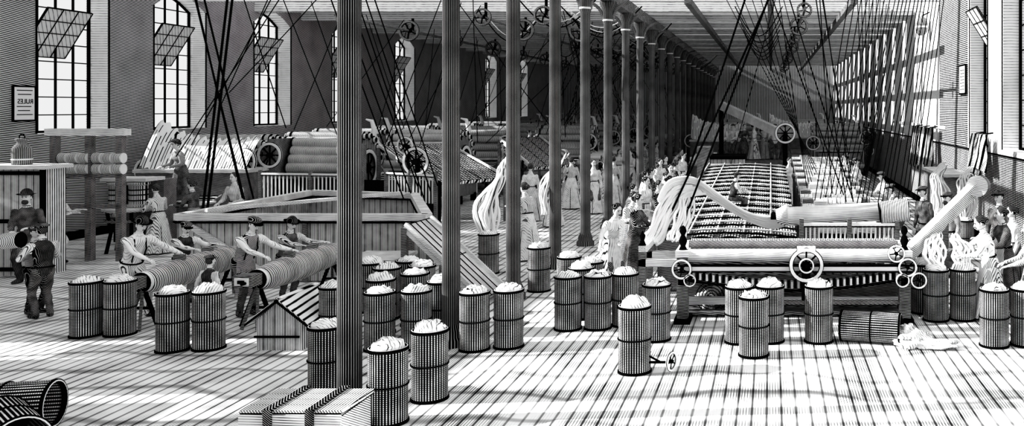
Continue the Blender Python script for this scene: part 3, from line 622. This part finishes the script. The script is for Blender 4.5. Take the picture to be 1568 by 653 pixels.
# ------------------------------------------------------------------ people
def ik(a,c,l1,l2,pole):
    d=c-a; L=d.length
    if L>(l1+l2)*.985: c=a+d.normalized()*(l1+l2)*.985; d=c-a; L=d.length
    x=(l1*l1-l2*l2+L*L)/(2*L); h=math.sqrt(max(l1*l1-x*x,0)); n=d.normalized()
    p=Vector(pole); p=(p-n*p.dot(n)).normalized()
    return a+n*x+p*h, c
def human(name,loc,face,height=1.7,sex='m',lean=0,hands=None,feet=None,yaw=0,pitch=0,top=C_mid,fore=None,legs=C_dark,hat=None,skirt=None,apron=None,coat=False,pel=.90,hair=C_hair,beard=False,local=None,braces=False,vest=None):
    s=height/1.73; th=math.radians(face); RZ=Matrix.Rotation(th,3,'Z'); loc=Vector(loc)
    def w2l(p): return (RZ.inverted()@(Vector(p)-loc))/s
    Lr=math.radians(lean); T=Matrix.Rotation(-Lr,3,'X'); P0=V(0,-.10*math.sin(Lr)*2,pel)
    def tp(x,y,z): return P0+T@V(x,y,z)
    f=sex=='f'
    body=MB()
    sw=.165 if f else .185
    prof=[(-.1,.12,.09),(-.05,.155,.115),(.03,.165,.12),(.13,.125 if f else .15,.10),(.22,.14 if f else .165,.11),(.32,.16 if f else .188,.135 if f else .128),(.41,.165 if f else .192,.115),(.47,.13 if f else .155,.088),(.51,.075,.065),(.60,.05,.053)]
    n=16
    def tf(u,v):
        k=v*(len(prof)-1); i=min(int(k),len(prof)-2); g=k-i
        z,a,c=[prof[i][m]*(1-g)+prof[i+1][m]*g for m in range(3)]
        return tp(a*math.cos(2*PI*u),c*math.sin(2*PI*u)+(.015 if f and .28<z<.38 else 0),z)
    body.grid(tf,n,18,INK,closeu=True)
    body.add([tf(k/n,0) for k in range(n)],[tuple(range(n))[::-1]],INK); body.add([tf(k/n,1) for k in range(n)],[tuple(range(n))],INK)
    segs=[(tp(0,0,0),tp(0,0,.42),.13,'vest'),(tp(0,0,.5),tp(0,0,.62),.05,'skin')]
    sh=[tp(-sw,0,.43),tp(sw,0,.43)]
    if hands: tg=[w2l(h) if h is not None else None for h in hands]
    else: tg=[None,None]
    if local: tg=[Vector(h) if h is not None else tg[i] for i,h in enumerate(local)]
    handdata=[]
    for i,sx in enumerate((-1,1)):
        t=tg[i] if tg[i] is not None else V(sx*.24,.08,.80)
        e,wv=ik(sh[i],t,.29,.26,(sx*.5,-.6,-.6))
        body.tube([sh[i],sh[i]*.5+e*.5,e],[.066,.06,.052],INK,10); body.tube([e,e*.6+wv*.4,wv],[.052,.047,.031],INK,10)
        body.ell(sh[i],.066,INK); body.ell(e,.052,INK); body.ell(wv,.031,INK)
        segs+=[(sh[i],e,.055,'top'),(e,wv,.042,'fore')]
        handdata.append((wv,(wv-e).normalized(),sx))
    ft=[Vector(q) if q is not None else V(sx*.11,0,0) for sx,q in zip((-1,1),feet or (None,None))]
    for i,sx in enumerate((-1,1)):
        hp=P0+V(sx*.085,0,-.03); ak=ft[i]+V(0,0,.085)
        k,ak=ik(hp,ak,.43,.42,(sx*.1,1,0))
        body.tube([hp,hp*.5+k*.5,k],[.098,.09,.072],INK,10); body.tube([k,k*.6+ak*.4,ak],[.072,.069,.058],INK,10)
        body.ell(hp,.098,INK); body.ell(k,.072,INK); body.ell(ak,.058,INK)
        toe=ak+V(sx*.04,.17,-.05); body.tube([ak+V(0,-.05,-.04),ak+V(0,.03,-.035),toe],[.045,.052,.035],INK,8); body.ell(toe,.036,INK)
        segs+=[(hp,k,.08,'legs'),(k,ak,.055,'legs'),(ak+V(0,-.04,-.05),toe,.035,'shoe')]
    me=bpy.data.meshes.new('tmp'); me.from_pydata([p[:] for p in body.v],[],body.f)
    to=bpy.data.objects.new('tmp',me); bpy.context.collection.objects.link(to)
    m=to.modifiers.new('r','REMESH'); m.mode='VOXEL'; m.voxel_size=.02
    m2=to.modifiers.new('s','SMOOTH'); m2.iterations=3; m2.factor=.5
    dg=bpy.context.evaluated_depsgraph_get(); ev=to.evaluated_get(dg); em=ev.to_mesh()
    nv=len(em.vertices); co=np.empty(nv*3); em.vertices.foreach_get('co',co); co=co.reshape(-1,3)
    polys=[list(p.vertices) for p in em.polygons]; cen=np.array([co[p].mean(0) for p in polys])
    nor=np.empty(nv*3); em.vertices.foreach_get('normal',nor); nor=nor.reshape(-1,3)
    ev.to_mesh_clear(); bpy.data.objects.remove(to); bpy.data.meshes.remove(me)
    q=co*np.array([22,22,15]); fold=np.sin(q[:,0]+1.7*np.sin(q[:,2]))*np.sin(q[:,2]+q[:,1]*.8)
    co=co+nor*(fold*.010)[:,None]*(co[:,2]>.12)[:,None]
    D=[]
    for a,c,r,l in segs:
        a=np.array(a);c=np.array(c);d=c-a; t=np.clip(((cen-a)@d)/(d@d),0,1); D.append(np.linalg.norm(cen-(a+t[:,None]*d),axis=1)-r)
    idx=np.argmin(np.array(D),axis=0)
    mp={'top':top,'vest':vest or top,'skin':M_skin,'fore':fore or top,'legs':legs,'shoe':C_black}
    o=MB(); o.v=[Vector(c) for c in co]; o.f=polys; o.sm=[True]*len(polys); o.m=[o.mi(mp[segs[i][3]]) for i in idx]
    for wv,d,sx in handdata:
        sd=d.cross(V(0,0,1)); sd=sd.normalized() if sd.length>.1 else V(1,0,0); nn=sd.cross(d).normalized()
        Rm=Matrix((sd,d,nn)).transposed(); pc=wv+d*.055; o.ell(pc,(.04,.055,.018),M_skin,Rm,8,6)
        for k,(fx,fl) in enumerate(((-.028,.062),(-.01,.075),(.01,.07),(.027,.055))):
            q=pc+Rm@V(fx,.04,0); q1=q+d*fl*.5-nn*.008; q2=q1+d*fl*.35-nn*fl*.35; o.tube([q,q1,q2],[.0095,.009,.007],M_skin,5)
        q=pc+Rm@V(-sx*.034,-.01,0); o.tube([q,q+Rm@V(-sx*.025,.03,-.01),q+Rm@V(-sx*.022,.055,-.02)],[.012,.011,.008],M_skin,5)
    HR=Matrix.Rotation(math.radians(yaw),3,'Z')@Matrix.Rotation(-Lr*.55-math.radians(pitch),3,'X'); hc=tp(0,.012,.70)
    def hp_(x,y,z): return hc+HR@V(x,y,z)
    def hf(u,v):
        t=2*PI*u;p=PI*v; x,y,z=math.sin(p)*math.cos(t),math.sin(p)*math.sin(t),-math.cos(p)
        k=1-.28*max(0,-z)**1.3; yy=y*(.095 if y<0 else .088)*(1-.12*max(0,-z))
        if y>0 and z<-.55: yy+=.012
        return hp_(x*.074*k,yy,z*.118)
    o.grid(hf,18,14,M_skin,closeu=True)
    o.tube([hp_(0,.082,.012),hp_(0,.098,-.012),hp_(0,.106,-.028),hp_(0,.088,-.036)],[.006,.010,.014,.008],M_skin,6)
    for sx in(-1,1):
        o.ell(hp_(sx*.029,.080,.008),(.013,.007,.007),INK,HR,6,4); o.tube([hp_(sx*.012,.088,.026),hp_(sx*.045,.076,.028)],[.005,.004],INK,5)
        o.ell(hp_(sx*.074,-.005,-.008),(.011,.02,.03),M_skin,HR,6,5)
    o.ell(hp_(0,.083,-.062),(.024,.008,.006),INK,HR,8,4)
    if beard: o.ell(hp_(0,.055,-.085),(.055,.05,.05),hair,HR,10,8); o.ell(hp_(0,.088,-.05),(.03,.012,.009),hair,HR,8,5)
    if hat in(None,'none') or f: o.ell(hp_(0,-.02,.028),(.084,.094,.105),hair,HR,14,10)
    else: o.ell(hp_(0,-.022,.012),(.08,.086,.1),hair,HR,14,10)
    if f: o.ell(hp_(0,-.12,.02),(.05,.045,.05),hair,HR,10,8)
    if hat=='bowler':
        o.grid(lambda u,v: hp_(.1*math.cos(2*PI*u)*math.cos(v*PI/2),-.01+.112*math.sin(2*PI*u)*math.cos(v*PI/2),.045+.125*math.sin(v*PI/2)),16,6,C_black,closeu=True)
        o.grid(lambda u,v: hp_((.1+.055*v)*math.cos(2*PI*u),-.01+(.112+.055*v)*math.sin(2*PI*u),.05+.018*v*abs(math.cos(2*PI*u))),18,2,INK,closeu=True)
    if hat=='cap':
        o.ell(hp_(0,-.015,.085),(.108,.122,.042),C_dark,HR,14,8)
        o.grid(lambda u,v: hp_(.085*math.cos(PI*u),.07+.075*v*math.sin(PI*u)+.02,.062-.018*v),10,2,INK)
        o.ell(hp_(0,-.01,.055),(.088,.102,.03),INK,HR,14,6)
    if hat=='plumed':
        o.ell(hp_(0,-.01,.1),(.1,.11,.05),C_dark,HR,12,6); o.tube([hp_(.05,-.05,.1),hp_(.06,-.08,.24),hp_(.0,-.1,.3),hp_(-.08,-.1,.28)],[.02,.03,.03,.01],INK,6)
        o.grid(lambda u,v: hp_((.1+.06*v)*math.cos(2*PI*u),-.01+(.11+.06*v)*math.sin(2*PI*u),.075),14,1,INK,closeu=True)
    def cloth_loft(z_top,z_bot,r0,r1,mat,folds,ap=None,front_only=False,wav=.09):
        bot=V(0,(P0.y+0)*.4,z_bot)
        def g(u,v):
            a=2*PI*u if not front_only else PI*(.08+.84*u)
            top_=tp(0,0,z_top); c=top_.lerp(V(bot.x,bot.y,z_bot),v); sweep=v**.75
            r=r0+(r1-r0)*sweep; k=1+wav*v*math.sin(a*folds+1.3*v)
            return c+V(math.cos(a)*r*k,math.sin(a)*r*k*(.8+.15*v),0)
        o.grid(g,96,12,mat,closeu=not front_only,matfn=(lambda i,j: (INK if (i*7)%17==0 and j>3 else (ap if ap and 10<i<38 else mat))))
    if skirt:
        cloth_loft(.13,.04,.135,.33,skirt,9,apron)
        if apron: o.tube([tp(.13*math.cos(2*PI*k/16),.105*math.sin(2*PI*k/16),.13) for k in range(17)],.014,INK,5)
    elif coat: cloth_loft(.10,pel-.38,.155,.21,top,6)
    elif apron: cloth_loft(.14,.35,.15,.2,apron,4,front_only=True,wav=.05)
    if braces:
        for sx in(-1,1): o.tube([tp(sx*.08,.125,.08),tp(sx*.09,.14,.32),tp(sx*.09,.065,.47),tp(sx*.07,-.085,.455),tp(sx*.03,-.135,.3),tp(0,-.12,.08)],.012,INK,5)
    if not f: o.tube([tp(.17*math.cos(2*PI*k/16),.125*math.sin(2*PI*k/16),.03) for k in range(17)],.014,INK,5)
    o.tube([tp(.062*math.cos(2*PI*k/12),.06*math.sin(2*PI*k/12),.525) for k in range(13)],.013,C_white,5)
    ob=o.obj(name,rebase=False); ob.location=loc; ob.rotation_euler=(0,0,th); ob.scale=(s,s,s)
    return ob
N='man_worker';W_='woman_worker';BY='boy_worker'
human(N,(-10.62,14.95,0),-115,1.74,lean=22,hands=((-10.05,15.3,1.0),(-10.1,14.6,.98)),top=C_white,legs=C_light,hat='bowler',pitch=6,feet=((-.14,.12,0),(.12,-.15,0)),braces=True)
human(BY,(-10.5,16.0,0),-125,1.5,lean=18,hands=((-10.0,16.2,1.02),(-10.05,15.7,1.0)),top=C_white,vest=C_black,legs=C_mid,hat='cap',pitch=8)
human(N,(-8.82,15.05,0),-115,1.74,lean=24,hands=((-8.25,15.4,1.06),(-8.3,14.7,1.04)),top=C_white,vest=C_mid,legs=C_dark,hat='cap',pitch=8,apron=C_mid,braces=True)
human(BY,(-8.72,16.15,0),-120,1.56,lean=18,hands=((-8.2,16.4,1.04),(-8.25,15.9,1.04)),top=C_light,vest=C_dark,legs=C_dark,hat='bowler',pitch=8)
human(BY,(-8.62,13.75,0),-20,1.24,lean=3,local=((-.2,.15,.95),(.26,.1,.75)),top=C_light,vest=C_black,legs=C_dark,hat='cap',feet=((-.15,.05,0),(.12,-.05,0)))
human(BY,(-12.1,14.9,0),60,1.58,lean=4,local=((-.18,.3,1.25),(.15,.32,1.2)),top=C_light,vest=C_black,legs=C_dark,hat='cap')
human(BY,(-12.5,15.2,0),-110,1.5,lean=4,local=((-.15,.32,1.3),(.15,.32,1.3)),top=C_mid,legs=C_black,hat='cap')
b=MB(); b.cyl((-12.6,14.7,1.3),(-12.3,14.7,1.33),.13,M_ringx,14,INK); b.obj('carried_bobbin',(-12.5,14.7,1.3))
human(N,(-14.85,17.9,0),-165,1.85,lean=2,local=((-.15,.25,1.05),(.12,.28,1.0)),top=C_dark,legs=C_black,hat='bowler',coat=True,beard=True)
human(N,(-16.0,20.0,0),-80,1.78,lean=8,local=((-.18,.42,1.15),(.15,.42,1.12)),top=C_white,legs=C_white,hat='bowler',apron=C_white)
human(W_,(-15.35,23.3,1.0),150,1.7,'f',lean=14,local=((-.2,.35,1.0),(.2,.35,1.0)),top=C_mid,legs=C_dark,hat='plumed',skirt=C_dark)
human(W_,(-14.7,21.5,0),65,1.68,'f',lean=10,local=((-.18,.38,1.1),(.18,.4,1.15)),top=C_light,skirt=C_light,apron=C_white)
human(W_,(-14.3,22.2,0),85,1.72,'f',lean=6,local=((-.18,.38,1.1),(.18,.4,1.15)),top=C_dark,skirt=C_mid)
human(W_,(-13.75,23.0,0),170,1.85,'f',lean=4,top=C_light,skirt=C_mid,apron=C_white,local=((-.15,.3,1.0),(.2,.3,1.0)))
b=MB(); b.bx(-15.0,-13.9,26.3,27.4,0,.5,M_woodd); b.obj('standing_platform',(-14.4,26.8,0))
human(W_,(-14.45,26.8,0.5),-110,1.7,'f',lean=10,top=C_light,skirt=C_mid,local=((-.15,.4,1.1),(.2,.4,1.2)))
human(W_,(-5.6,20.6,0),60,1.8,'f',lean=10,top=C_light,skirt=C_white,apron=C_white,local=((-.15,.42,1.15),(.2,.4,1.1)))
wA=human(W_,(-3.0,16.9,0),-135,1.76,'f',lean=20,hands=((-2.75,16.3,.95),(-3.1,16.2,.95)),top=C_white,skirt=C_light,apron=C_white,pitch=8)
wB=human(W_,(-2.75,18.2,0),-110,1.76,'f',lean=8,top=C_dark,skirt=C_dark,local=((-.15,.4,1.1),(.2,.4,1.1)))
wC=human(W_,(-3.25,20.6,0),-105,1.76,'f',lean=10,top=C_light,skirt=C_mid,apron=C_white,local=((-.15,.4,1.1),(.2,.4,1.15)))
wD=human(W_,(-3.25,23.2,0),-120,1.72,'f',lean=4,top=C_white,skirt=C_dark,apron=C_white)
for i,(x,y) in enumerate(((-3.0,19.3),(-2.8,21.9),(-3.5,24.6),(-3.0,25.4),(-3.6,26.6),(-3.1,27.6),(-3.7,28.7),(-3.2,29.7),(-3.8,30.7),(-3.4,32),(-3.9,33),(-3.4,34.5),(-3.9,36.2),(-3.9,38.5),(-2.6,22.9),(-2.6,24.2))):
    o=(wC,wB,wD)[i%3]; dup(o,(x,y,0),o.rotation_euler.z+.3*((i*7)%5-2),(.99+.015*(i%3)))
wE=human(W_,(-6.9,31.0,0),20,1.8,'f',top=C_light,skirt=C_white,local=((-.15,.35,1.1),(.25,.05,.8)))
wF=human(W_,(-5.85,29.6,0),-150,1.8,'f',top=C_white,skirt=C_light,apron=C_white)
for i,(x,y) in enumerate(((-5.7,32.5),(-6.3,34.5),(-5.7,36.5),(-6.5,38.5),(-5.9,41),(-7.4,27.6),(-6.4,26.4),(-7.9,33.5),(-5.6,44),(-6.4,45.5))):
    o=(wE,wF)[i%2]; dup(o,(x,y,0),i*1.3,(1.0+.02*(i%3)))
for i,(x,y,z) in enumerate(((-13.8,31.5,.9),(-10.6,36.2,.9),(-10.9,40.5,.8),(-14.4,37.5,.8),(-10.7,47.5,.8))):
    o=(wE,wF)[i%2]; dup(o,(x,y,z),2.5+i,.97); b=MB(); b.bx(x-.4,x+.4,y-.4,y+.4,0,z,M_woodd); b.obj('standing_platform',(x,y,0))
human(BY,(-.85,20.6,1.04),-70,1.25,lean=12,top=C_light,vest=C_black,legs=C_dark,hat='cap',local=((-.2,.4,.75),(.2,.4,.75)),pel=.55,feet=((-.14,.28,0),(.14,.25,0)))
m1=human(N,(-2.3,43,1.0),160,1.72,top=C_white,legs=C_dark,hat='cap',local=((-.2,.35,1.0),(.2,.35,1.0)))
for i,(x,y,z) in enumerate(((-1.8,43,1),(-1.3,43.2,1),(-.8,43,1),(-.3,43.3,1),(.2,43,1),(.7,43.2,1),(2.8,34,0),(3.1,36.5,0),(3.0,31.5,0))):
    o=(m1,wB,wF,wC)[i%4]; dup(o,(x,y,z),2.6+i)
human(W_,(.62,31.8,0.0),-150,1.75,'f',top=C_white,skirt=C_light,lean=10); human(W_,(2.75,29.6,0),120,1.75,'f',top=C_white,skirt=C_light,lean=15,local=((-.15,.4,1.1),(.2,.4,1.15)))
human(N,(3.15,24.6,0),110,1.78,lean=14,top=C_white,legs=C_dark,hat='cap',local=((-.15,.42,1.1),(.2,.4,1.15)))
human(N,(3.05,21.4,0),100,1.74,lean=22,top=C_white,vest=C_dark,legs=C_dark,hat='cap',local=((-.15,.45,1.0),(.2,.45,1.05)))
human(N,(3.4,19.8,0),120,1.78,lean=6,top=C_dark,legs=C_black,hat='cap')
human(N,(3.7,18.6,0),130,1.76,lean=6,top=C_mid,legs=C_dark,hat='cap',beard=True)
human(N,(4.55,17.8,0),130,1.86,lean=2,top=C_dark,legs=C_black,hat='cap',coat=True)
human(W_,(3.62,14.9,0),95,1.74,'f',lean=16,hands=((3.15,14.75,1.05),(3.1,15.2,1.1)),top=C_white,skirt=C_light,apron=C_white,pitch=8)
human(W_,(4.1,15.7,0),100,1.78,'f',lean=8,top=C_dark,skirt=C_dark,apron=C_light,local=((-.15,.4,1.1),(.2,.4,1.15)))
human(W_,(4.2,14.4,0),85,1.68,'f',lean=6,top=C_light,skirt=C_mid,local=((-.15,.4,1.0),(.2,.4,1.0)))
dup(wD,(4.5,16.6,0),1.6,.98)

# ------------------------------------------------------------------ light, camera
w=bpy.data.worlds.new('sky'); bpy.context.scene.world=w; w.use_nodes=True
bg=w.node_tree.nodes['Background']; bg.inputs[0].default_value=(1,1,1,1); bg.inputs[1].default_value=.62
def sun(name,d,e,ang=.5):
    l=bpy.data.lights.new(name,'SUN'); l.energy=e; l.angle=math.radians(ang); o=bpy.data.objects.new(name,l); bpy.context.collection.objects.link(o)
    o.rotation_euler=Vector(d).to_track_quat('-Z','Y').to_euler(); o.location=(-20,10,20)
sun('sun',(.85,.06,-.45),5.6)
cam=bpy.data.cameras.new('camera'); co=bpy.data.objects.new('camera',cam); bpy.context.collection.objects.link(co)
co.location=(0,0,3.5); co.rotation_euler=(math.radians(90),0,0); cam.sensor_width=36; cam.clip_end=300
cam.lens=31.5; cam.shift_x=-.2526; cam.shift_y=-.103
bpy.context.scene.camera=co
vs=bpy.context.scene.view_settings; vs.view_transform='Standard'
try: vs.look='High Contrast'
except Exception as e: print(e)
